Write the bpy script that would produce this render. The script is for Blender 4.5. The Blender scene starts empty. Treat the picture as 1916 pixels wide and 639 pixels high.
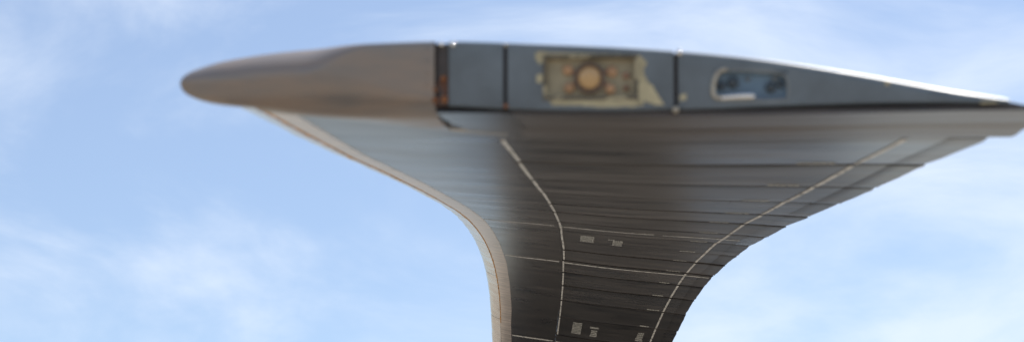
import bpy, math, random
import numpy as np
from mathutils import Vector, noise as mnoise
random.seed(11)
R = math.radians
sc = bpy.context.scene
col = sc.collection

# ------------------------------------------------------------------ camera
PITCH = R(17.3)
cam_d = bpy.data.cameras.new("camera")
cam = bpy.data.objects.new("camera", cam_d); col.objects.link(cam)
cam.location = (0, 0, 1.6)
cam.rotation_euler = (R(90) + PITCH, 0, 0)
cam_d.sensor_width = 36.0
cam_d.lens = 62.0
cam_d.clip_start = 0.05
cam_d.clip_end = 20000
cam_d.dof.use_dof = True
cam_d.dof.focus_distance = 7.2
cam_d.dof.aperture_fstop = 6.3
cam_d.dof.aperture_blades = 0
sc.camera = cam

# ------------------------------------------------------------------ sky and sun
SUN_EL, SUN_AZ = R(64), R(47)          # azimuth clockwise from +Y
world = bpy.data.worlds.new("World"); sc.world = world
world.use_nodes = True
wt = world.node_tree; wt.nodes.clear()
def wn(t, **k):
    n = wt.nodes.new(t)
    for a, b in k.items(): setattr(n, a, b)
    return n
wl = lambda a, b: wt.links.new(a, b)
wout = wn("ShaderNodeOutputWorld"); wbg = wn("ShaderNodeBackground")
sky = wn("ShaderNodeTexSky", sky_type='NISHITA', sun_disc=False)
sky.sun_elevation = SUN_EL; sky.sun_rotation = SUN_AZ
sky.air_density = 1.0; sky.dust_density = 0.6; sky.ozone_density = 3.0
wbg.inputs["Strength"].default_value = 0.138
# thin high cloud: streaky noise on the sky direction, the same kind of cloud all round
tc = wn("ShaderNodeTexCoord")
mp = wn("ShaderNodeMapping"); mp.inputs["Scale"].default_value = (3.6, 3.6, 10.0)
mp.inputs["Rotation"].default_value = (R(0), R(14), R(8)); mp.inputs["Location"].default_value = (11.64, 8.6, -23.35)
nz = wn("ShaderNodeTexNoise"); nz.inputs["Scale"].default_value = 1.0
nz.inputs["Detail"].default_value = 8.0; nz.inputs["Roughness"].default_value = 0.57; nz.inputs["Distortion"].default_value = 0.6
rp = wn("ShaderNodeValToRGB"); rp.color_ramp.interpolation = 'EASE'
rp.color_ramp.elements[0].position = 0.40; rp.color_ramp.elements[0].color = (0.16, 0.16, 0.16, 1)
rp.color_ramp.elements[1].position = 0.74; rp.color_ramp.elements[1].color = (0.74, 0.74, 0.74, 1)
mx = wn("ShaderNodeMix", data_type='RGBA')
mx.inputs["B"].default_value = (6.0, 6.55, 7.4, 1)
wl(tc.outputs["Generated"], mp.inputs["Vector"]); wl(mp.outputs[0], nz.inputs["Vector"])
wl(nz.outputs["Fac"], rp.inputs[0]); wl(rp.outputs[0], mx.inputs["Factor"])
wl(sky.outputs[0], mx.inputs["A"]); wl(mx.outputs["Result"], wbg.inputs["Color"]); wl(wbg.outputs[0], wout.inputs[0])

sun_d = bpy.data.lights.new("sun", 'SUN'); sun_d.energy = 4.2; sun_d.angle = R(0.53); sun_d.color = (1, 0.955, 0.89)
sun = bpy.data.objects.new("sun", sun_d); col.objects.link(sun)
sd = Vector((math.sin(SUN_AZ) * math.cos(SUN_EL), math.cos(SUN_AZ) * math.cos(SUN_EL), math.sin(SUN_EL)))
sun.rotation_euler = sd.to_track_quat('Z', 'Y').to_euler()
sun.location = (3, 2, 8)

vs = sc.view_settings
vs.view_transform = 'Standard'; vs.look = 'None'; vs.exposure = 0.16; vs.gamma = 1.0; vs.use_curve_mapping = False

# ------------------------------------------------------------------ materials
def mat(name, base, rough=0.5, metal=0.0, spec=0.5, var=0.0, scale=(1, 1, 1), tint=None, bump=0.0, bscale=None, rvar=0.0, nscale=6.0,
        chip=None, chip_at=0.66, chip_scale=20.0, dust_sheen=0.0, orand=0.0):
    m = bpy.data.materials.new(name); m.use_nodes = True
    nt = m.node_tree; b = nt.nodes["Principled BSDF"]; L = nt.links.new
    b.inputs["Roughness"].default_value = rough; b.inputs["Metallic"].default_value = metal
    b.inputs["Specular IOR Level"].default_value = spec
    b.inputs["Base Color"].default_value = (*base, 1)
    if dust_sheen > 0:  # patchy dust; its warm sheen stands in for light reflected from warm surroundings
        dn = nt.nodes.new("ShaderNodeTexNoise"); dn.inputs["Scale"].default_value = 3.2; dn.inputs["Detail"].default_value = 7; dn.inputs["Roughness"].default_value = 0.65
        dt = nt.nodes.new("ShaderNodeTexCoord"); dm = nt.nodes.new("ShaderNodeMapping"); dm.inputs["Scale"].default_value = (1.0, 3.2, 1.0)
        L(dt.outputs["Object"], dm.inputs["Vector"]); L(dm.outputs[0], dn.inputs["Vector"])
        dr = nt.nodes.new("ShaderNodeMapRange"); dr.inputs["From Min"].default_value = 0.32; dr.inputs["From Max"].default_value = 0.70
        dr.inputs["To Min"].default_value = dust_sheen * .15; dr.inputs["To Max"].default_value = dust_sheen * 2.1
        L(dn.outputs["Fac"], dr.inputs["Value"]); L(dr.outputs[0], b.inputs["Sheen Weight"])
        b.inputs["Sheen Weight"].default_value = dust_sheen; b.inputs["Sheen Roughness"].default_value = 0.22
        b.inputs["Sheen Tint"].default_value = (0.98, 0.82, 0.70, 1)
    t = nt.nodes.new("ShaderNodeTexCoord")
    mpn = nt.nodes.new("ShaderNodeMapping"); mpn.inputs["Scale"].default_value = scale
    L(t.outputs["Object"], mpn.inputs["Vector"])
    n = nt.nodes.new("ShaderNodeTexNoise"); n.inputs["Scale"].default_value = nscale
    n.inputs["Detail"].default_value = 6; n.inputs["Roughness"].default_value = 0.62
    L(mpn.outputs[0], n.inputs["Vector"])
    last = None
    if var > 0:
        r = nt.nodes.new("ShaderNodeValToRGB")
        r.color_ramp.elements[0].position = 0.34; r.color_ramp.elements[1].position = 0.68
        r.color_ramp.elements[0].color = (*[c * (1 - var) for c in base], 1)
        tt = tint or [c * (1 + var) for c in base]
        r.color_ramp.elements[1].color = (*tt, 1)
        L(n.outputs["Fac"], r.inputs[0]); last = r.outputs[0]
    if chip:
        n2 = nt.nodes.new("ShaderNodeTexNoise"); n2.inputs["Scale"].default_value = chip_scale
        n2.inputs["Detail"].default_value = 4; L(t.outputs["Object"], n2.inputs["Vector"])
        r2 = nt.nodes.new("ShaderNodeValToRGB"); r2.color_ramp.elements[0].position = chip_at; r2.color_ramp.elements[1].position = chip_at + 0.04
        L(n2.outputs["Fac"], r2.inputs[0])
        mm = nt.nodes.new("ShaderNodeMix"); mm.data_type = 'RGBA'
        L(r2.outputs[0], mm.inputs["Factor"])
        if last: L(last, mm.inputs["A"])
        else: mm.inputs["A"].default_value = (*base, 1)
        mm.inputs["B"].default_value = (*chip, 1); last = mm.outputs["Result"]
    if last: L(last, b.inputs["Base Color"])
    if rvar > 0:
        mr = nt.nodes.new("ShaderNodeMapRange"); mr.inputs["To Min"].default_value = rough - rvar; mr.inputs["To Max"].default_value = rough + rvar
        mr.inputs["From Min"].default_value = 0.3; mr.inputs["From Max"].default_value = 0.7
        L(n.outputs["Fac"], mr.inputs["Value"]); rout = mr.outputs[0]
        if orand > 0:                     # every piece weathered a little differently
            oi = nt.nodes.new("ShaderNodeObjectInfo")
            ma = nt.nodes.new("ShaderNodeMath"); ma.operation = 'MULTIPLY_ADD'; ma.inputs[1].default_value = orand * 2; ma.inputs[2].default_value = -orand
            L(oi.outputs["Random"], ma.inputs[0])
            ad = nt.nodes.new("ShaderNodeMath"); ad.operation = 'ADD'; L(rout, ad.inputs[0]); L(ma.outputs[0], ad.inputs[1]); rout = ad.outputs[0]
        L(rout, b.inputs["Roughness"])
    if bump > 0:
        m2 = nt.nodes.new("ShaderNodeMapping"); m2.inputs["Scale"].default_value = bscale or scale
        L(t.outputs["Object"], m2.inputs["Vector"])
        n3 = nt.nodes.new("ShaderNodeTexNoise"); n3.inputs["Scale"].default_value = nscale; n3.inputs["Detail"].default_value = 4
        L(m2.outputs[0], n3.inputs["Vector"])
        bp = nt.nodes.new("ShaderNodeBump"); bp.inputs["Strength"].default_value = 1.0; bp.inputs["Distance"].default_value = bump
        L(n3.outputs["Fac"], bp.inputs["Height"]); L(bp.outputs[0], b.inputs["Normal"])
    return m

M = {}
M['black'] = mat("black_blade_paint", (0.018, 0.018, 0.020), 0.31, spec=0.34, dust_sheen=0.085, orand=0.035, var=0.5, tint=(0.045, 0.041, 0.038), scale=(0.9, 4.0, 1.0), rvar=0.03, nscale=5, bump=0.00007, bscale=(0.22, 4.0, 0.6))
M['spar'] = mat("spar_paint", (0.026, 0.024, 0.023), 0.29, spec=0.36, dust_sheen=0.075, var=0.25, tint=(0.042, 0.038, 0.035), scale=(0.8, 1.6, 1.0), rvar=0.03, nscale=5, bump=0.00012, bscale=(0.3, 6, 0.6))
M['seal'] = mat("joint_seal_rubber", (0.026, 0.023, 0.022), 0.7, spec=0.2, dust_sheen=0.05)
M['white'] = mat("weathered_white_paint", (0.58, 0.57, 0.54), 0.5, var=0.35, nscale=30, chip=(0.08, 0.08, 0.08), chip_at=0.60, chip_scale=45)
M['stencil'] = mat("stencil_white_paint", (0.42, 0.42, 0.39), 0.6, var=0.35, nscale=60)
M['guard'] = mat("leading_edge_steel", (0.54, 0.51, 0.48), 0.28, metal=0.95, var=0.3, tint=(0.68, 0.62, 0.56), scale=(2, 7, 2), rvar=0.1, nscale=5, bump=0.0014, bscale=(2, 8, 2))
M['heater'] = mat("leading_edge_bare_strip", (0.60, 0.525, 0.47), 0.38, metal=0.62, var=0.32, scale=(2.5, 9, 2.5), rvar=0.06, nscale=5, bump=0.0006, bscale=(2, 12, 2))
M['rust'] = mat("rusty_seam", (0.46, 0.25, 0.09), 0.8, var=0.5, nscale=30, spec=0.2)
M['rust2'] = mat('dark_rusty_screw', (0.20, 0.085, 0.04), 0.8, var=0.4, nscale=60, spec=0.2)
M['fairing'] = mat("tip_fairing_metal", (0.30, 0.285, 0.28), 0.35, metal=0.40, var=0.35, tint=(0.29, 0.225, 0.18), scale=(1.6, 3, 9), rvar=0.1, nscale=5, bump=0.0005, bscale=(3, 3, 6))
M['cap'] = mat("blue_grey_cap_paint", (0.115, 0.140, 0.162), 0.36, var=0.2, scale=(3, 3, 3), rvar=0.06, nscale=5, chip=(0.30, 0.28, 0.20), chip_at=0.74, chip_scale=32)
M['under'] = mat("grey_tip_underside_paint", (0.045, 0.038, 0.034), 0.38, dust_sheen=0.07, var=0.4, tint=(0.070, 0.056, 0.049), scale=(0.8, 9.0, 1.0), rvar=0.05, nscale=6)
M['sealant'] = mat('pale_grey_sealant', (0.36, 0.35, 0.33), 0.5, var=0.25, nscale=18)
M['dark'] = mat("dark_gap", (0.075, 0.055, 0.052), 0.8, spec=0.15)
M['primer'] = mat("bare_cream_primer", (0.40, 0.35, 0.22), 0.6, var=0.25, nscale=25)
M['housing'] = mat("lamp_housing_olive", (0.29, 0.25, 0.165), 0.5, var=0.25, nscale=30)
M['bracket'] = mat('rusty_bracket', (.22, .13, .085), .6, var=.3, nscale=40)
M['amber'] = mat("amber_lens", (0.46, 0.29, 0.13), 0.2, spec=0.6, var=0.12, nscale=60)
M['orange'] = mat("orange_fitting", (0.36, 0.21, 0.11), 0.4, var=0.2, nscale=40)
M['bezel'] = mat("dark_bezel", (0.12, 0.08, 0.06), 0.4)
M['rim'] = mat("worn_pale_rim", (0.40, 0.365, 0.30), 0.35, metal=0.4, var=0.2, nscale=40)
M['rimgrey'] = mat('worn_blue_grey_rim', (0.17, 0.185, 0.19), 0.35, var=0.3, nscale=40)
M['bright'] = mat("polished_screw_steel", (0.75, 0.74, 0.72), 0.22, metal=1.0)
M['bolt'] = mat("dark_bolt_steel", (0.05, 0.065, 0.08), 0.4, metal=0.4)
M['ground'] = mat("dry_ground", (0.36, 0.31, 0.25), 0.95, var=0.2, tint=(0.42, 0.37, 0.30), nscale=0.35, spec=0.1)

# ------------------------------------------------------------------ helpers
ORG = Vector((0.47, 11.6, 3.58))       # the blade's root, where its Empty stands
def mesh_obj(name, verts, faces, m, parent=None, smooth=True, origin=None):
    o0 = ORG if origin is None else origin
    me = bpy.data.meshes.new(name)
    me.from_pydata([tuple(Vector(v) - o0) for v in verts], [], faces)
    if smooth:
        for p in me.polygons: p.use_smooth = True
    me.materials.append(m); me.update()
    o = bpy.data.objects.new(name, me); col.objects.link(o)
    if parent is None: o.location = o0
    else: o.parent = parent
    return o
def sub(o, parent):          # keep the shared origin for sub-parts
    o.parent = parent
    return o
class MB:
    def __init__(s): s.v = []; s.f = []
    def grid(s, rows, close=False, flip=False):
        n = len(rows[0]); b = len(s.v)
        for r in rows: s.v.extend(r)
        for i in range(len(rows) - 1):
            for j in range(n if close else n - 1):
                k = (j + 1) % n
                q = (b + i * n + j, b + i * n + k, b + (i + 1) * n + k, b + (i + 1) * n + j)
                s.f.append(q[::-1] if flip else q)
        return b
    def poly(s, pts, flip=False):
        b = len(s.v); s.v.extend(pts)
        q = tuple(range(b, b + len(pts))); s.f.append(q[::-1] if flip else q)
    def prism(s, front, back):
        n = len(front); b = len(s.v); s.v.extend(front); s.v.extend(back)
        s.f.append(tuple(range(b, b + n))); s.f.append(tuple(range(b + 2 * n - 1, b + n - 1, -1)))
        for j in range(n):
            k = (j + 1) % n
            s.f.append((b + k, b + j, b + n + j, b + n + k))
    def build(s, name, m, parent=None, smooth=True, origin=None):
        return mesh_obj(name, s.v, s.f, m, parent, smooth, origin)
def autosmooth(o, ang=35):
    me = o.data
    import bmesh
    bm = bmesh.new(); bm.from_mesh(me)
    bmesh.ops.remove_doubles(bm, verts=bm.verts, dist=1e-5)
    bmesh.ops.recalc_face_normals(bm, faces=bm.faces)
    for f in bm.faces: f.smooth = True
    for e in bm.edges:
        e.smooth = not (len(e.link_faces) == 2 and e.calc_face_angle(0) > R(ang))
    bm.to_mesh(me); bm.free()
    return o

# ------------------------------------------------------------------ blade shape
# axis of the drooping blade: s = metres from the tip towards the hub
Y0 = 1.798
PX = [-0.0001113, 0.0013853, -0.0077596, 0.0532301, 0.1488872]
PZ = [-7.6e-05, -0.0012957, 0.0050841, 0.2333989, 2.2309869]
S_LIN = 6.9
def axis_raw(s):
    return Vector((np.polyval(PX, s), Y0 + s, np.polyval(PZ, s)))
def axis(s):
    if s <= S_LIN: return axis_raw(s)
    a = axis_raw(S_LIN); b = axis_raw(S_LIN - 0.05); d = (a - b) / 0.05
    t = s - S_LIN
    return a + d * t - Vector((0, 0, 1)) * 0.004 * t * t
TW_S = [0, .344, .79, 1.24, 1.68, 2.13, 2.58, 3.02, 3.47, 3.92, 4.37, 4.83, 5.29, 5.75, 6.22, 6.69, 12]
TW = [0, .2, .75, 1.75, 2.6, 3.3, 3.95, 4.6, 5.12, 5.6, 6.05, 6.45, 6.75, 7.0, 7.2, 7.4, 9]
def frame0(s):
    p = axis(s); t = (axis(s + .02) - axis(s - .02)).normalized()
    a = R(float(np.interp(s, TW_S, TW)))
    x = Vector((math.cos(a), 0, -math.sin(a))); x = (x - t * x.dot(t)).normalized()
    n = x.cross(t).normalized()
    c = 0.9 * float(np.interp(s, [0, .34, 2.1, 3.0, 5.3, 7], [.985, .985, .992, 1.01, 1.03, 1.03]))
    return p, x, n, c
def lead(s):                            # how far the nose reaches forward of the fitted chord, as a fraction of 0.9 m
    return float(np.interp(s, [0, .34, .8, 1.24, 1.68, 2.13, 2.58, 3.02, 3.47, 4.4, 5.3], [.046, .048, .050, .050, .050, .046, .036, .022, .013, .005, 0]))
def frame(s):
    p, x, n, c = frame0(s); e = lead(s) * .9
    return p - x * (e / 2), x, n, c + e
def u_of(px, s):                        # chord fraction of a point of the tip drawing
    return ((px - 1216) * PPM + lead(s) * .45) / frame(s)[3] + .5
def spline(xs, ys):
    xs = np.array(xs, float); ys = np.array(ys, float)
    d = np.gradient(ys, xs)
    def f(x):
        x = min(max(x, xs[0]), xs[-1]); i = min(max(int(np.searchsorted(xs, x)) - 1, 0), len(xs) - 2)
        h = xs[i + 1] - xs[i]; t = (x - xs[i]) / h
        return float((2*t**3-3*t*t+1)*ys[i] + (t**3-2*t*t+t)*h*d[i] + (-2*t**3+3*t*t)*ys[i+1] + (t**3-t*t)*h*d[i+1])
    return f
# aerofoil: signed square root of the chord fraction (negative = lower side) -> height / chord
hprof = spline([-1, -.96, -.854, -.765, -.632, -.557, -.447, -.346, -.259, -.148, -.0775, 0, .0775, .148, .245, .346, .41, .48, .574, .648, .765, .818, .894, .943, .982, 1],
               [.0010, .0008, -.002, -.004, -.0015, 0, .0008, .0026, .0064, .0173, .0256, .0353, .045, .0545, .0654, .075, .078, .0808, .0827, .079, .069, .061, .0417, .0224, .0096, .0052])
def prof2(w):
    return w * w, hprof(w)
def surf(s, w, off=0.0):
    p, x, n, c = frame(s)
    u, h = prof2(w)
    ox = oh = 0.0
    if off:
        e = 0.004
        u1, h1 = prof2(w - e); u2, h2 = prof2(w + e)
        tx, th = u2 - u1, h2 - h1; l = math.hypot(tx, th) or 1
        ox, oh = -th / l * off, tx / l * off          # outward: up on the upper side, down on the lower
    return p + x * ((u - .5) * c + ox) + n * (h * c + oh)
def low(s, u, off=0.0):
    p, x, n, c = frame(s)
    return p + x * ((u - .5) * c) + n * (hprof(-math.sqrt(min(u, 1))) * c - off)
def upp(s, u, off=0.0):
    p, x, n, c = frame(s)
    return p + x * ((u - .5) * c) + n * (hprof(math.sqrt(min(u, 1))) * c + off)
U_LEFT = lambda s: float(np.interp(s, [.3, 1.24, 2.0, 2.8, 3.6, 4.4, 6.7, 12], [.322, .338, .354, .359, .359, .363, .367, .372]))
JOINT0, PITCH_S = 0.344, 0.4530
# joint positions in s along the blade: depth steps of 0.4574 m along the camera axis
JS = [0.344, .789, 1.237, 1.683, 2.128, 2.575, 3.023, 3.472, 3.923, 4.375, 4.830, 5.289, 5.750, 6.218, 6.687, 7.16, 7.63, 8.10, 8.57]

blade = bpy.data.objects.new("rotor_blade", None); col.objects.link(blade)
blade.location = ORG; blade.empty_display_size = 0.3
blade["label"] = "huge drooping black helicopter rotor blade seen from its blue-grey tip, against the sky"
blade["category"] = "rotor blade"

# ------------------------------------------------------------------ ground (below the frame; gives the light from below)
g = MB(); Q = 6000
g.poly([Vector((-Q, -Q, 0)), Vector((Q, -Q, 0)), Vector((Q, Q, 0)), Vector((-Q, Q, 0))])
go = g.build("ground", M['ground'], None, False, origin=Vector((0, 0, 0)))
go["kind"] = "structure"; go["label"] = "dry pale earth ground under the blade"

# ------------------------------------------------------------------ spar
sstep = lambda x, a, b: (lambda t: t * t * (3 - 2 * t))(min(max((x - a) / (b - a), 0), 1))
def late(s, w):                         # the upper side starts further back, under the fairing
    return s + .12 * sstep(w, -.05, .10) * max(0.0, 1 - s / .36)
def build_spar():
    mb = MB(); rows = []
    svals = [0.025 + (9.9 - 0.025) * i / 120 for i in range(121)]
    for s in svals:
        ul = U_LEFT(s)
        ws = [-math.sqrt(ul) + 2 * math.sqrt(ul) * j / 46 for j in range(47)]
        rows.append([surf(late(s, w), w) for w in ws])
    mb.grid(rows, close=True)
    mb.poly(rows[0]); mb.poly(rows[-1], flip=True)
    return autosmooth(mb.build("spar", M['spar'], blade), 40)
spar = build_spar()

# leading-edge guards: pressed steel shells in lengths of about 1.2 m, dented
def wob(s, w, amp):
    return amp * mnoise.noise(Vector((s * 9.0, w * 6.0, 3.1))) + amp * .6 * mnoise.noise(Vector((s * 31.0, w * 9.0, 7.7)))
cuts = [0.022, 1.1, 2.25, 3.36, 4.55, 5.75, 6.98, 8.2, 9.5]
for a, b in zip(cuts[:-1], cuts[1:]):
    mb = MB(); rows = []
    n = int((b - a) / 0.03)
    for i in range(n + 1):
        s = a + .004 + (b - a - .008) * i / n
        edge = 0.0 if 0 < i < n else -.0012
        rows.append([surf(late(s, -.235 + (.36 + .235) * j / 26), -.235 + (.36 + .235) * j / 26, .0022 + edge + (wob(s, j / 26, .0016) if 0 < i < n else 0)) for j in range(27)])
    mb.grid(rows)
    autosmooth(mb.build("leading_edge_guard", M['guard'], blade), 50)
for a, b in zip(cuts[:-1], cuts[1:]):
    mb = MB(); rows = []
    n = int((b - a) / 0.05)
    for i in range(n + 1):
        s = a + .002 + (b - a - .004) * i / n
        w1 = -(.300 + .040 * sstep(s, .3, 3.2)) - .005 * mnoise.noise(Vector((s * 2.2, 0, 0)))
        ws = [w1 + (-.238 - w1) * j / 6 for j in range(7)]
        r = [surf(s, ws[0] - .001, -.0005)] + [surf(s, w, .0014) for w in ws] + [surf(s, -.2365, -.0005)]
        rows.append(r)
    mb.grid(rows)
    autosmooth(mb.build("leading_edge_strip", M['heater'], blade), 40)
mb = MB(); rows = []
for i in range(500):
    s = .025 + 7.05 * i / 499
    k = .0020 * (0.55 + .9 * abs(mnoise.noise(Vector((s * 12, 5, 0)))))
    wd = .0065 + .007 * abs(mnoise.noise(Vector((s * 8, 9, 0))))
    rows.append([surf(s, -.2365 - wd, .0008), surf(s, -.2365 - wd * .5, .0014 + k), surf(s, -.2365 + wd * .5, .0014 + k), surf(s, -.2365 + wd, .0008)])
mb.grid(rows); mb.build("rusty_seam", M['rust'], blade)

# painted bands across the spar in front of the pockets
def band_on_spar(sA, sB, name="white_band"):
    mb = MB(); rows = []
    for s in (sA, sB):
        ul = U_LEFT(s) - .012
        rows.append([low(s, .122 + (ul - .122) * j / 8, .0007) for j in range(9)])
    mb.grid(rows, flip=True); return mb.build(name, M['white'], blade)

# ------------------------------------------------------------------ trailing-edge pockets
NP = len(JS) - 1
GAP = .007
GAPS = [.008, .007, .005, .005, .004, .005, .006, .007, .005, .005, .006, .006, .007, .006, .005, .007, .007, .007, .007]
TEW = [random.uniform(-.003, .003) for _ in range(NP)]
for k in range(NP):
    a, b = JS[k] + GAPS[k], JS[k + 1] - GAPS[k + 1]
    rnd = random.Random(k * 7 + 3)
    tilt = rnd.uniform(-1, 1) * .0021; bow = rnd.uniform(-.3, 1) * .0020
    ute = 1.0 + TEW[k]
    NS, NU = 8, 22
    def off(t, u, tilt=tilt, bow=bow):
        e = min(t, 1 - t)
        return tilt * (t - .5) * 2 + bow * (1 - (2 * t - 1) ** 2) * min(1, (u - .3) * 6) * (1 - u * .6) - .0012 * max(0, 1 - e / .05)
    ts = [0, .03, .12, .28, .5, .72, .88, .97, 1]
    mb = MB(); rows_l, rows_u = [], []
    for t in ts:
        s = a + (b - a) * t; u0 = U_LEFT(s) + .0004
        us = [u0 + (1 - u0) * j / NU for j in range(NU + 1)]
        rl = [low(s, u, off(t, u)) for u in us]; ru = [upp(s, u) for u in us]
        p, x, n, c = frame(s)
        rl[-1] = rl[-1] + x * (TEW[k] * c + .004 * (t - .5) * rnd.choice((-1, 1))); ru[-1] = ru[-1] + x * (TEW[k] * c)
        rows_l.append(rl); rows_u.append(ru)
    mb.grid(rows_l, flip=True); mb.grid(rows_u)
    # closing walls: both ribs, front web and trailing edge
    for L_, U_ in ((rows_l[0], rows_u[0]), (rows_l[-1], rows_u[-1])): mb.grid([L_, U_])
    mb.grid([[r[0] for r in rows_l], [r[0] for r in rows_u]]); mb.grid([[r[-1] for r in rows_l], [r[-1] for r in rows_u]])
    po = autosmooth(mb.build("pocket", M['black'], blade), 40)
    # dark seal in the joint towards the tip, open at the trailing edge
    mb = MB(); rows = []
    for s in (JS[k] - GAPS[k] - .004, JS[k] + GAPS[k] + .004):
        u0 = U_LEFT(s) if k else .40
        rows.append([low(s, u0 + (.966 - u0) * j / 14, -.0022) for j in range(15)])
    top = [[v + Vector((0, 0, .012)) for v in r] for r in rows]
    mb.grid(rows, flip=True); mb.grid(top); mb.grid([rows[0], top[0]]); mb.grid([rows[1], top[1]])
    mb.build("seal", M['seal'], po)
    # spanwise stripes
    def stripe(uc, hw, name, m, s0=a + .006, s1=b - .006, lift=.0009):
        mb = MB(); rows = []
        for tt in [.015] + ts[1:-1] + [.985]:
            s = a + (b - a) * tt; u = uc(s)
            rows.append([low(s, u - hw, off(tt, u - hw) + lift), low(s, u + hw, off(tt, u + hw) + lift)])
        mb.grid(rows, flip=True); return mb.build(name, m, po)
    j1 = rnd.uniform(-.0012, .0012)
    if k <= 14: stripe(lambda s: U_LEFT(s) + .007 + j1, .0034, "white_stripe", M['white'])
    stripe(lambda s: .885 + j1, .0044, "white_stripe", M['white'])
    # trailing-edge strip: thin doubler plate
    mb = MB(); rows = []
    for t in [.012] + ts[1:-1] + [.988]:
        s = a + (b - a) * t
        rows.append([low(s, .942, off(t, .942) - .0001), low(s, .945, off(t, .945) + .0005), low(s, .97, off(t, .97) + .0006), low(s, .995, off(t, .995) + .0007)])
    mb.grid(rows, flip=True); mb.build("trailing_edge_strip", M['black'], po)
    # small stencil beside the joint
    x0 = .786 + rnd.uniform(-.003, .003) + .0012 * k
    mb = MB()
    se = b - .050
    xx = x0
    for q in range(rnd.choice((4, 5, 5))):
        wd = rnd.uniform(.007, .013)
        for (sa, sb) in ((se, se + .030),):
            c4 = [low(s_, u_, off((s_ - a) / (b - a), u_) + .0009) for s_, u_ in ((sa, xx), (sa + rnd.uniform(0, .006), xx + wd), (sb, xx + wd), (sb - rnd.uniform(0, .008), xx))]
            mb.poly(c4)
        xx += wd + rnd.uniform(.0008, .0025)
    mb.build("stencil_mark", M['stencil'], po)
    # blocks of small stencilled text (too fine to read): rows of little strokes
    def text_block(u0, u1, t0, t1, nrow, rag=0.0, skew=0.0):
        mb = MB()
        for r_ in range(nrow):
            ta = t0 + (t1 - t0) * r_ / nrow; tb = ta + (t1 - t0) / nrow * .74
            xx = u0 + rag * rnd.random() * (u1 - u0) + skew * (r_ / nrow)
            end = u1 - rag * rnd.random() * (u1 - u0) + skew * (r_ / nrow)
            while xx < end:
                wd = rnd.uniform(.0022, .0058)
                s1_, s2_ = a + (b - a) * ta, a + (b - a) * tb
                mb.poly([low(s_, u_, off((s_ - a) / (b - a), u_) + .0009) for s_, u_ in ((s1_, xx), (s1_, min(xx + wd, end)), (s2_, min(xx + wd, end)), (s2_, xx))])
                xx += wd + rnd.uniform(.0007, .0016)
        return mb.build("stencil_text", M['stencil'], po)
    if k == 7:
        text_block(.432, .480, .30, .88, 6); text_block(.528, .552, .40, .50, 1); text_block(.545, .582, .46, .95, 5, .06)
    if k == 14:
        text_block(.450, .500, .16, .80, 8); text_block(.545, .592, .28, .40, 1); text_block(.552, .590, .46, .84, 4, .1); text_block(.800, .842, .30, .80, 5, .15)
    # painted cross bands
    def band(s0, s1, uA, uB):
        mb = MB(); rows = []
        for s in (s0, s1):
            rows.append([low(s, uA + (uB - uA) * j / 10, off((s - a) / (b - a), uA + (uB - uA) * j / 10) + .0012) for j in range(11)])
        mb.grid(rows, flip=True); return mb.build("white_band", M['white'], po)
    if k == 6: band(a + .19, a + .218, U_LEFT(a) + .004, .665); band(a + .20, a + .228, .695, .94)
    if k == 10: band(a + .040, a + .075, U_LEFT(a) + .004, .60); band(a + .044, a + .072, .60, .985)
    if k == 15: band(a + .16, a + .195, U_LEFT(a) + .004, .9)
band_on_spar(JS[6] + GAP + .19, JS[6] + GAP + .212)
band_on_spar(JS[10] + GAP + .042, JS[10] + GAP + .072)
band_on_spar(JS[15] + GAP + .16, JS[15] + GAP + .19)

# ------------------------------------------------------------------ the tip
PPM = 1.904 / 3300.0                       # metres per unit of the tip drawing
def tp(px, py, s=0.0, off=0.0):            # point of the end drawing (px across, py down), s metres behind the end
    p, x, n, c = frame0(s)
    return p + x * ((px - 1216) * PPM) + n * ((205 - py) * PPM + off)
top_y = spline([335, 336.5, 345, 370, 430, 520, 600, 700, 850, 1000, 1265, 1400, 1600, 1750, 1870, 1925],
               [150, 142, 131, 118, 103, 89, 83, 79, 76, 82, 97, 110, 140, 168, 190, 200])
bot_y = spline([335, 336.5, 345, 370, 440, 520, 600, 700, 835, 960, 1265, 1500, 1800, 1925],
               [150, 160, 171, 181, 194, 198, 199, 200, 199.5, 206.5, 209, 202, 199, 203])
_ty, _by = top_y, bot_y
def top_y(x): return 150 - (150 - _ty(375)) * (max(x - 335, 0) / 40) ** .33 if x < 375 else _ty(x)
def bot_y(x): return 150 + (_by(375) - 150) * (max(x - 335, 0) / 40) ** .33 if x < 375 else _by(x)

# nose fairing: rounded at the leading edge, passing into a flat end
def ftop(x):
    ht = (bot_y(x) - top_y(x)) / 2
    r = ht * (.14 + .86 * (1 - sstep(x, 560, 690)))
    return top_y(x) - 150 * (r * PPM * (1.25 + .85 * (1 - sstep(x, 560, 690))) - ht * .14 * PPM * 1.25)
def fx(x): return x - 13 * (1 - sstep(x, 335, 620))
def fsend(x, sg):
    return float(np.interp(x, [335, 400, 480, 600, 820], [.05, .030, .022, .050, .205])) if sg <= 0 else .24
def fpoint(x, sg, s):                     # skin of the fairing behind its rounded end
    yt, yb = ftop(x), bot_y(x)
    y = yt if sg > 0 else (yb if sg < 0 else (yt + yb) / 2)
    pt = tp(fx(x), y, s)
    p, xx, n, c = frame(s)
    if sg < 0 and x > 440:                # settle onto the blade's lower side, 5 mm proud of it
        u = u_of(x, s)
        target = p + xx * ((u - .5) * c) + n * (hprof(-math.sqrt(max(u, .004))) * c - .0055)
        k = sstep(s, .0, .05) * sstep(x, 440, 560)
        pt = pt.lerp(target, k)
    return pt
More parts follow.
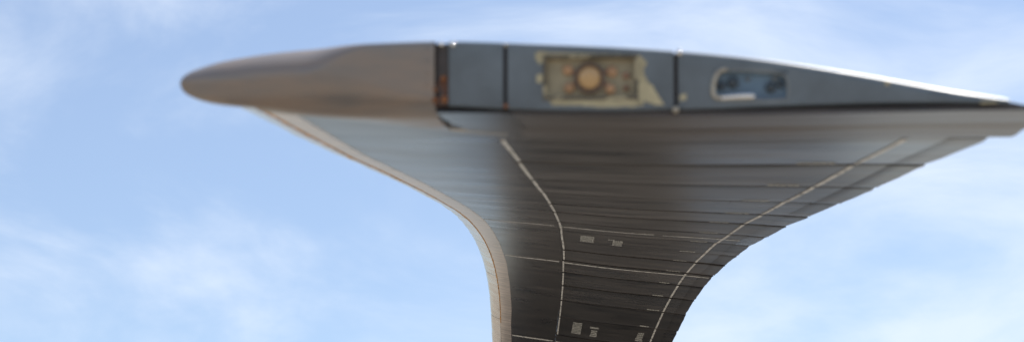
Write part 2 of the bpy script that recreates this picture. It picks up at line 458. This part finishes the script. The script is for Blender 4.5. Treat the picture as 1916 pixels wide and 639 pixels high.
def build_fairing():
    xs = [812, 780, 745, 715, 695, 680, 665, 650, 635, 620, 605, 590, 575, 560, 540, 510, 470, 430, 415, 400, 387, 375, 364, 355, 348, 343, 339, 336.8, 335.5]
    per = [(x, +1) for x in xs] + [(335, 0)] + [(x, -1) for x in reversed(xs)]
    def radii(x, sg):
        ht = (bot_y(x) - ftop(x)) / 2
        if sg > 0: return ht * (.14 + .86 * (1 - sstep(x, 560, 690)))
        return ht * (.30 + .70 * (1 - sstep(x, 600, 812)))
    def dep(x, sg):
        return (1.25 + .85 * (1 - sstep(x, 560, 690))) if sg > 0 else (1.1 - .5 * (1 - sstep(x, 480, 760)))
    plan = lambda x: .014 * (1 - sstep(x, 335, 480)) ** 2
    def ring(t):
        out = []
        for x, sg in per:
            yt, yb = ftop(x), bot_y(x); ym = (yt + yb) / 2; ht = (yb - yt) / 2; r = radii(x, sg)
            if t <= .3:
                q = t / .3; y = ym - sg * (ht - r) * q; d = 0
            else:
                th = (t - .3) / .7 * math.pi / 2
                y = ym - sg * (ht - r + r * math.sin(th)); d = r * PPM * dep(x, sg) * (1 - math.cos(th))
            s_ = plan(x) + d - .004
            pt = tp(fx(x), y, s_)
            if t == 1: pt = pt.lerp(fpoint(x, sg, s_), .6)
            out.append(pt)
        return out
    mb = MB(); rows = [ring(t) for t in (0, .15, .3, .38, .46, .54, .62, .7, .78, .86, .93, 1)]
    for q in range(1, 11):
        f = q / 10; r = []
        for x, sg in per:
            s0 = plan(x) + radii(x, sg) * PPM * dep(x, sg) - .004
            send = max(fsend(x, sg), s0 + .008)
            r.append(fpoint(x, sg, s0 + (send - s0) * f))
        rows.append(r)
    rows.append([rows[-1][i] + frame(.1)[2] * (-.006 if per[i][1] > 0 else .0052) for i in range(len(per))])
    mb.grid(rows)
    return autosmooth(mb.build("nose_fairing", M['fairing'], blade), 60)
fair = build_fairing()

# pale sealant along the fairing's rear edge, on the underside
mb = MB(); rows = []
for i in range(40):
    x = 470 + (925 - 470) * i / 39
    s0 = fsend(min(x, 820), -1) + max(0, x - 820) * .0004
    wd = .026 + .008 * mnoise.noise(Vector((x * .05, 0, 0)))
    r = []
    for q, o_ in ((0, -.0005), (.12, .0022), (.85, .0018), (1, -.0005)):
        s_ = s0 - .004 + wd * q; p, xx, n, c = frame(s_); u = u_of(x, s_)
        r.append(p + xx * ((u - .5) * c) + n * (hprof(-math.sqrt(max(u, .004))) * c - o_ - .002))
    rows.append(r)
mb.grid(rows); autosmooth(mb.build("sealant_band", M['sealant'], blade), 60)

# core behind the end panels
mb = MB()
xs = [800 + (1905 - 800) * i / 40 for i in range(41)]
f = [tp(x, top_y(x) + 3, .010) for x in xs] + [tp(x, bot_y(x) - .5, .010) for x in reversed(xs)]
bk = [tp(x, top_y(x) + 3, .24) for x in xs] + [tp(x, bot_y(x) - .5, .24) for x in reversed(xs)]
mb.prism(f, bk)
mb.build("tip_core", M['dark'], blade, False)

# end panels: flat face, rounded upper edge, upper skin
def panel(xa, xb, hole=None):
    n = max(6, int((xb - xa) / 14))
    xs = [xa + (xb - xa) * i / n for i in range(n + 1)]
    if hole:
        hx0, hx1, hy0, hy1 = hole
        xs = [x for x in xs if min(abs(x - hx0), abs(x - hx1)) > 5] + [hx0, hx1]
        xs.sort()
    mb = MB()
    def rad(x): return min(float(np.interp(x, [820, 1200, 1400, 1600, 1800, 1925], [7, 8, 10, 15, 17, 12])), max(2.0, (bot_y(x) - top_y(x)) * .72))
    cols = []
    for x in xs:
        yt, yb = top_y(x), bot_y(x); r = rad(x)
        lo_, hi_ = yb - 2, yt + r
        m1, m2 = (lo_ + (hi_ - lo_) * .33, lo_ + (hi_ - lo_) * .66)
        if hole and hole[2] > hi_ + 1 and hole[3] < lo_ - 1: m1, m2 = hole[3], hole[2]
        c = [tp(x, yb - .5, .007), tp(x, yb - 1.2, .002), tp(x, lo_ - .5, 0), tp(x, m1, 0), tp(x, m2, 0), tp(x, hi_, 0)]
        for q in range(1, 7):
            th = q / 6 * math.pi / 2
            c.append(tp(x, hi_ - r * math.sin(th), r * PPM * (1 - math.cos(th))))
        for s in (.05, .15, .33): c.append(tp(x, yt, s))
        cols.append(c)
    b = len(mb.v)
    m = len(cols[0])
    for c in cols: mb.v.extend(c)
    for i in range(len(cols) - 1):
        for j in range(m - 1):
            if hole and j == 3 and hole[0] - .1 <= xs[i] and xs[i + 1] <= hole[1] + .1: continue
            mb.f.append((i * m + j, (i + 1) * m + j, (i + 1) * m + j + 1, i * m + j + 1))
    # side returns into the joints
    for c in (cols[0], cols[-1]):
        back = [v + frame(0)[0] * 0 + (tp(1000, 100, .014) - tp(1000, 100, 0)) for v in c[2:12]]
        mb.grid([c[2:12], back])
    o = mb.build("tip_end_panel", M['cap'], blade)
    return autosmooth(o, 32)
pA = panel(838, 941)
LH = (1020, 1190, 108, 185)
pB = panel(949, 1261, LH)
RH = (1338, 1472, 136, 189)
pC = panel(1269, 1880, RH)
# narrow joint strip between fairing and panels
mb = MB(); ys = [top_y(826) + 4 + (bot_y(826) - top_y(826) - 5) * i / 6 for i in range(7)]
mb.prism([tp(814.5, y, .004) for y in ys] + [tp(836, y, .004) for y in reversed(ys)], [tp(814.5, y, .02) for y in ys] + [tp(836, y, .02) for y in reversed(ys)])
mb.build("joint_strip", mat("joint_strip_paint", (0.065, 0.055, 0.055), .5, var=.4, nscale=30, chip=(0.13, 0.05, 0.025), chip_at=.54, chip_scale=55), blade, False)

# underside skin of the cap
mb = MB(); rows = []
for i in range(15):
    t = i / 14; s = .004 + (.329 - .004) * t
    ut = .986 + .034 * t; uf = .362
    r = []
    for j in range(41):
        u = uf + (ut - uf) * j / 40
        wv = .0010 * math.sin(t * 9.5 + .7) + .0005 * math.sin(t * 21 + u * 2)
        p, x, n, c = frame(s)
        hb = hprof(-math.sqrt(min(u, 1))) * c
        r.append(p + x * ((u - .5) * c) + n * (hb - .0035 - wv))
    rows.append(r)
mb.grid(rows, flip=True)
top = [[v + Vector((0, 0, .006)) for v in r] for r in rows]
mb.grid([rows[0], top[0]]); mb.grid([rows[-1], top[-1]]); mb.grid([[r[-1] for r in rows], [r[-1] for r in top]]); mb.grid(top)
under = autosmooth(mb.build("tip_underside_panel", M['under'], blade), 45)
# front corner plate of the underside, between the fairing and the first white stripe
mb = MB(); rows = []
for i in range(6):
    t = i / 5; s = .006 + .327 * t
    r = []
    for j in range(9):
        q = j / 8; u = (.272 + .060 * t * t) + (.375 - .272 - .045 * t) * q
        p, x, n, c = frame(s)
        r.append(p + x * ((u - .5) * c) + n * (hprof(-math.sqrt(u)) * c - .0038))
    rows.append(r)
mb.grid(rows, flip=True); tpp = [[v + Vector((0, 0, .004)) for v in r] for r in rows]
mb.grid([rows[0], tpp[0]]); mb.grid([rows[-1], tpp[-1]]); mb.grid([[r[0] for r in rows], [r[0] for r in tpp]]); mb.grid([[r[-1] for r in rows], [r[-1] for r in tpp]])
autosmooth(mb.build("corner_plate", M['spar'], blade), 45)

# ------------------------------------------------------------------ lamp in the middle panel
def box_recess(name, hole, depth, m, parent):
    x0, x1, y0, y1 = hole
    mb = MB()
    F = [tp(x0, y0), tp(x1, y0), tp(x1, y1), tp(x0, y1)]
    B = [tp(x0 + 3, y0 + 3, depth), tp(x1 - 3, y0 + 3, depth), tp(x1 - 3, y1 - 3, depth), tp(x0 + 3, y1 - 3, depth)]
    for j in range(4): mb.poly([F[j], F[(j + 1) % 4], B[(j + 1) % 4], B[j]])
    mb.poly(B)
    return mb.build(name, m, parent, False)
def disc(mb, cx, cy, r, s0, s1, dome=0.0, n=28, inner=None):
    ring = lambda rr, s: [tp(cx + rr * math.cos(2 * math.pi * i / n), cy + rr * math.sin(2 * math.pi * i / n), s) for i in range(n)]
    if inner:
        mb.grid([ring(r, s1), ring(r, s0), ring(r * .93, s0 - .001), ring(inner, s0 - .001), ring(inner, s1)], close=True)
    else:
        rows = [ring(r, s1), ring(r, s0)]
        for q in range(1, 6):
            th = q / 6 * math.pi / 2; rows.append(ring(r * math.cos(th), s0 - dome * math.sin(th)))
        mb.grid(rows, close=True); mb.poly(ring(r * math.cos(5 / 6 * math.pi / 2), s0 - dome * .97))
lamp = box_recess("tip_lamp", LH, .007, M['housing'], blade)
mb = MB(); disc(mb, 1103, 147, 29, .001, .007, inner=23); mb.build("bezel", M['bezel'], lamp)
mb = MB(); disc(mb, 1103, 147, 23, .004, .007, dome=.006); mb.build("lens", M['amber'], lamp)
for cx, cy in ((1062, 131), (1146, 135), (1065, 165), (1142, 168)):
    mb = MB(); disc(mb, cx, cy, 10, .0045, .007, dome=.002, n=14); mb.build("fitting", M['orange'], lamp)
RB = M['bracket']
for sx in (1, -1):
    for sy in (1, -1):
        mb = MB()
        x1, y1 = 1103 + sx * 24, 147 + sy * 8; x2, y2 = 1103 + sx * 43, 147 + sy * 20
        F = [tp(x1, y1 - 5, .0055), tp(x2, y2 - 6, .0055), tp(x2, y2 + 6, .0055), tp(x1, y1 + 5, .0055)]
        B = [v + (tp(0, 0, .0075) - tp(0, 0, .0055)) for v in F]
        mb.prism(F, B); mb.build("bracket", RB, lamp, False)
# frame lip of the window
mb = MB()
o_, i_ = (1016, 1194, 104, 189), (1022, 1188, 110, 183)
def rc(r, s): return [tp(r[0], r[2], s), tp(r[1], r[2], s), tp(r[1], r[3], s), tp(r[0], r[3], s)]
mb.grid([rc(o_, 0.001), rc(o_, -.0016), rc(i_, -.0016), rc(i_, .004)], close=True)
mb.build("window_frame", mat("lamp_frame_paint", (.10, .085, .06), .5, var=.4, nscale=30, chip=(.36, .31, .2), chip_at=.52, chip_scale=40), lamp, False)

# bare patches where the paint has flaked to cream primer
def patch(pts, seed, rough=2.2, s=-.0006):
    rnd = random.Random(seed); out = []
    for i in range(len(pts)):
        (x1, y1), (x2, y2) = pts[i], pts[(i + 1) % len(pts)]
        n = max(1, int(math.hypot(x2 - x1, y2 - y1) / 5))
        for q in range(n):
            t = q / n; out.append((x1 + (x2 - x1) * t + rnd.uniform(-rough, rough), y1 + (y2 - y1) * t + rnd.uniform(-rough, rough)))
    mb = MB(); mb.prism([tp(x, y, s) for x, y in out], [tp(x, y, .002) for x, y in out])
    return mb.build("bare_primer_patch", M['primer'], pB, False)
patch([(1004, 98), (1024, 97), (1021, 108), (1018, 118), (1008, 122), (1003, 112)], 1)
patch([(1003, 142), (1013, 140), (1019, 148), (1012, 157), (1003, 154)], 2, 1)
patch([(1026, 189), (1196, 189), (1205, 200), (1185, 202.5), (1120, 203), (1088, 199.5), (1034, 199)], 3, 1.0)
patch([(1194, 106), (1206, 112), (1210, 122), (1206, 134), (1208, 150), (1218, 160), (1232, 184), (1241, 199), (1224, 200), (1206, 190), (1203, 200), (1194, 203)], 4)
patch([(1024, 99), (1090, 101), (1180, 104), (1194, 104), (1080, 104), (1024, 104)], 5, .4)
def patchC(pts, seed, par):
    o = patch(pts, seed, 1); o.parent = par; return o
patchC([(1826, 196.5), (1856, 195), (1858, 199), (1828, 200)], 6, pC)
patchC([(1256 + 16, 183), (1284, 178), (1285, 190), (1273, 192)], 7, pC)
patchC([(1652, 156), (1662, 157), (1660, 166), (1653, 165)], 8, pC)

# ------------------------------------------------------------------ recess with its pale lip in the right-hand panel
rec = box_recess("tip_recess", RH, .008, mat("recess_blue_paint", (.105, .175, .25), .32, var=.25, nscale=20), blade)
def tube(pts, rad, m, name, parent, n=10):
    mb = MB(); rows = []
    for i, p in enumerate(pts):
        a = pts[max(i - 1, 0)]; b = pts[min(i + 1, len(pts) - 1)]
        t = (b - a).normalized(); nn = frame(0)[0] * 0 + (tp(0, 0, 1) - tp(0, 0, 0)).normalized(); sdn = t.cross(nn).normalized(); nn = sdn.cross(t)
        rr = rad[i] if isinstance(rad, list) else rad
        rows.append([p + sdn * rr * math.cos(2 * math.pi * q / n) + nn * rr * math.sin(2 * math.pi * q / n) for q in range(n)])
    mb.grid(rows, close=True); mb.poly(rows[0]); mb.poly(rows[-1], flip=True)
    return mb.build(name, m, parent)
lp = [(1360, 133), (1350, 135), (1343, 140), (1338, 149), (1335, 160), (1334, 172), (1335, 181), (1340, 186), (1350, 187)]
tube([tp(x, y, -.001) for x, y in lp], [4.4 * PPM] * len(lp), M['rim'], "lip", rec)
bp_ = [(1349, 187), (1360, 186), (1380, 184.5), (1396, 184), (1406, 184), (1411, 184.5)]
tube([tp(x, y, -.002) for x, y in bp_], [4 * PPM, 4.4 * PPM, 5 * PPM, 5.5 * PPM, 5.5 * PPM, 3.4 * PPM], M['bright'], "bright_bar", rec)
lp2 = [(1360, 134), (1400, 135), (1440, 138), (1468, 143), (1473, 155), (1474, 175), (1472, 190), (1440, 193), (1400, 192), (1350, 191)]
tube([tp(x, y, 0.0015) for x, y in lp2], 3.4 * PPM, M['rimgrey'], "recess_rim", rec)
for cx, cy, r in ((1372, 156, 11), (1351, 162, 8), (1442, 166, 10), (1460, 160, 7)):
    mb = MB(); disc(mb, cx, cy, r, .005, .008, dome=.002, n=16); mb.build("bolt", M['bolt'], rec)
# recessed slot in the far end of the recess
for cx, cy, r in ((1450, 150, 6), (1400, 150, 5)):
    mb = MB(); disc(mb, cx, cy, r, .006, .008, dome=.001, n=12); mb.build("rivet", M['cap'], rec)

# ------------------------------------------------------------------ screws and rust round the joints
for q in range(5):
    y = 92 + q * 22
    mb = MB(); disc(mb, 797, y, 3.2, -.0046, .004, dome=.0006, n=10); mb.build("screw", M['fairing'], fair)
for pn, xq in ((pA, (846, 933)), (pB, (957, 1253)), (pC, (1277, 1500, 1600, 1700))):
    for x in xq:
        for y in (top_y(x) + 15, bot_y(x) - 8):
            if bot_y(x) - top_y(x) < 40: continue
            mb = MB(); disc(mb, x, y, 2.6, -.0003, .004, dome=.0006, n=10); mb.build("screw", M['cap'], pn)

def screw(x, y, r, s, m, name="screw", parent=blade):
    mb = MB(); disc(mb, x, y, r, s, s + .006, dome=r * PPM * .7, n=14); return mb.build(name, m, parent)
screw(824, 82, 5, -.001, M['bright']); screw(846, 82, 5.5, -.001, M['bright'])
screw(1272, 101, 6.5, -.002, M['bright']); screw(946, 84, 4, 0, M['rim'])
screw(828, 147, 6, -.0005, M['rust2']); screw(812, 168, 6, -.002, M['rust2']); screw(830, 186, 7, -.002, M['rust2']); screw(812, 187, 6, -.002, M['rust2'])
screw(946, 199, 4.5, -.001, M['rust2']); screw(1264, 208, 6, -.003, M['rim'])
screw(1172, 142, 7, .005, M['bracket'], parent=lamp); screw(1172, 166, 6, .005, M['bracket'], parent=lamp)

# ------------------------------------------------------------------ the helicopter body the blade hangs from (below the picture's lower edge)
M['body'] = mat("dark_green_body_paint", (0.016, 0.017, 0.018), 0.6, spec=0.3, var=0.3, nscale=2)
HO = Vector((0.95, 14, 0))
heli = bpy.data.objects.new("helicopter_body", None); col.objects.link(heli); heli.location = HO
heli["label"] = "dark helicopter body under the rotor hub, behind the blade"; heli["category"] = "helicopter"
def loft(name, secs, cx, m, e=.62):
    mb = MB(); rows = []
    for y, hw, zb, zt in secs:
        r = []
        for i in range(28):
            a = 2 * math.pi * i / 28; ca, sa = math.cos(a), math.sin(a)
            r.append(Vector((cx + hw * math.copysign(abs(ca) ** e, ca), y, (zb + zt) / 2 + (zt - zb) / 2 * math.copysign(abs(sa) ** e, sa))))
        rows.append(r)
    mb.grid(rows, close=True, flip=True); mb.poly(rows[0]); mb.poly(rows[-1], flip=True)
    return autosmooth(mb.build(name, m, heli, origin=HO), 50)
loft("fuselage", ((9.9, .12, 1.3, 1.6), (10.0, .5, .95, 2.1), (10.3, 1.0, .72, 3.25), (10.8, 1.25, .6, 3.55), (11.6, 1.4, .55, 3.75), (13, 1.45, .55, 3.8), (16, 1.45, .6, 3.8), (18, 1.2, .8, 3.5), (20, .8, 1.5, 3.3), (24, .35, 2.4, 3.1), (28, .2, 2.8, 3.1)), .95, M['body'])
M['cowl'] = mat('grey_cowling_paint', (0.27, 0.25, 0.225), 0.6, spec=0.3, var=0.2, nscale=3)
loft("engine_cowling", ((12.0, .25, 3.3, 3.6), (12.1, .5, 3.2, 3.85), (12.5, .72, 3.2, 4.0), (13.4, .8, 3.2, 4.25), (15, .8, 3.2, 4.45), (17, .75, 3.2, 4.5), (19, .5, 3.1, 3.9)), .68, M['cowl'])
for sx in (-1, 1):
    mb = MB()
    rr = lambda x: [Vector((.95 + sx * x, 14.5 + .42 * math.cos(2 * math.pi * i / 24), .42 + .42 * math.sin(2 * math.pi * i / 24))) for i in range(24)]
    A_, B_ = rr(1.5), rr(1.78); mb.prism(A_, B_); mb.build("wheel", M['seal'], heli, origin=HO)
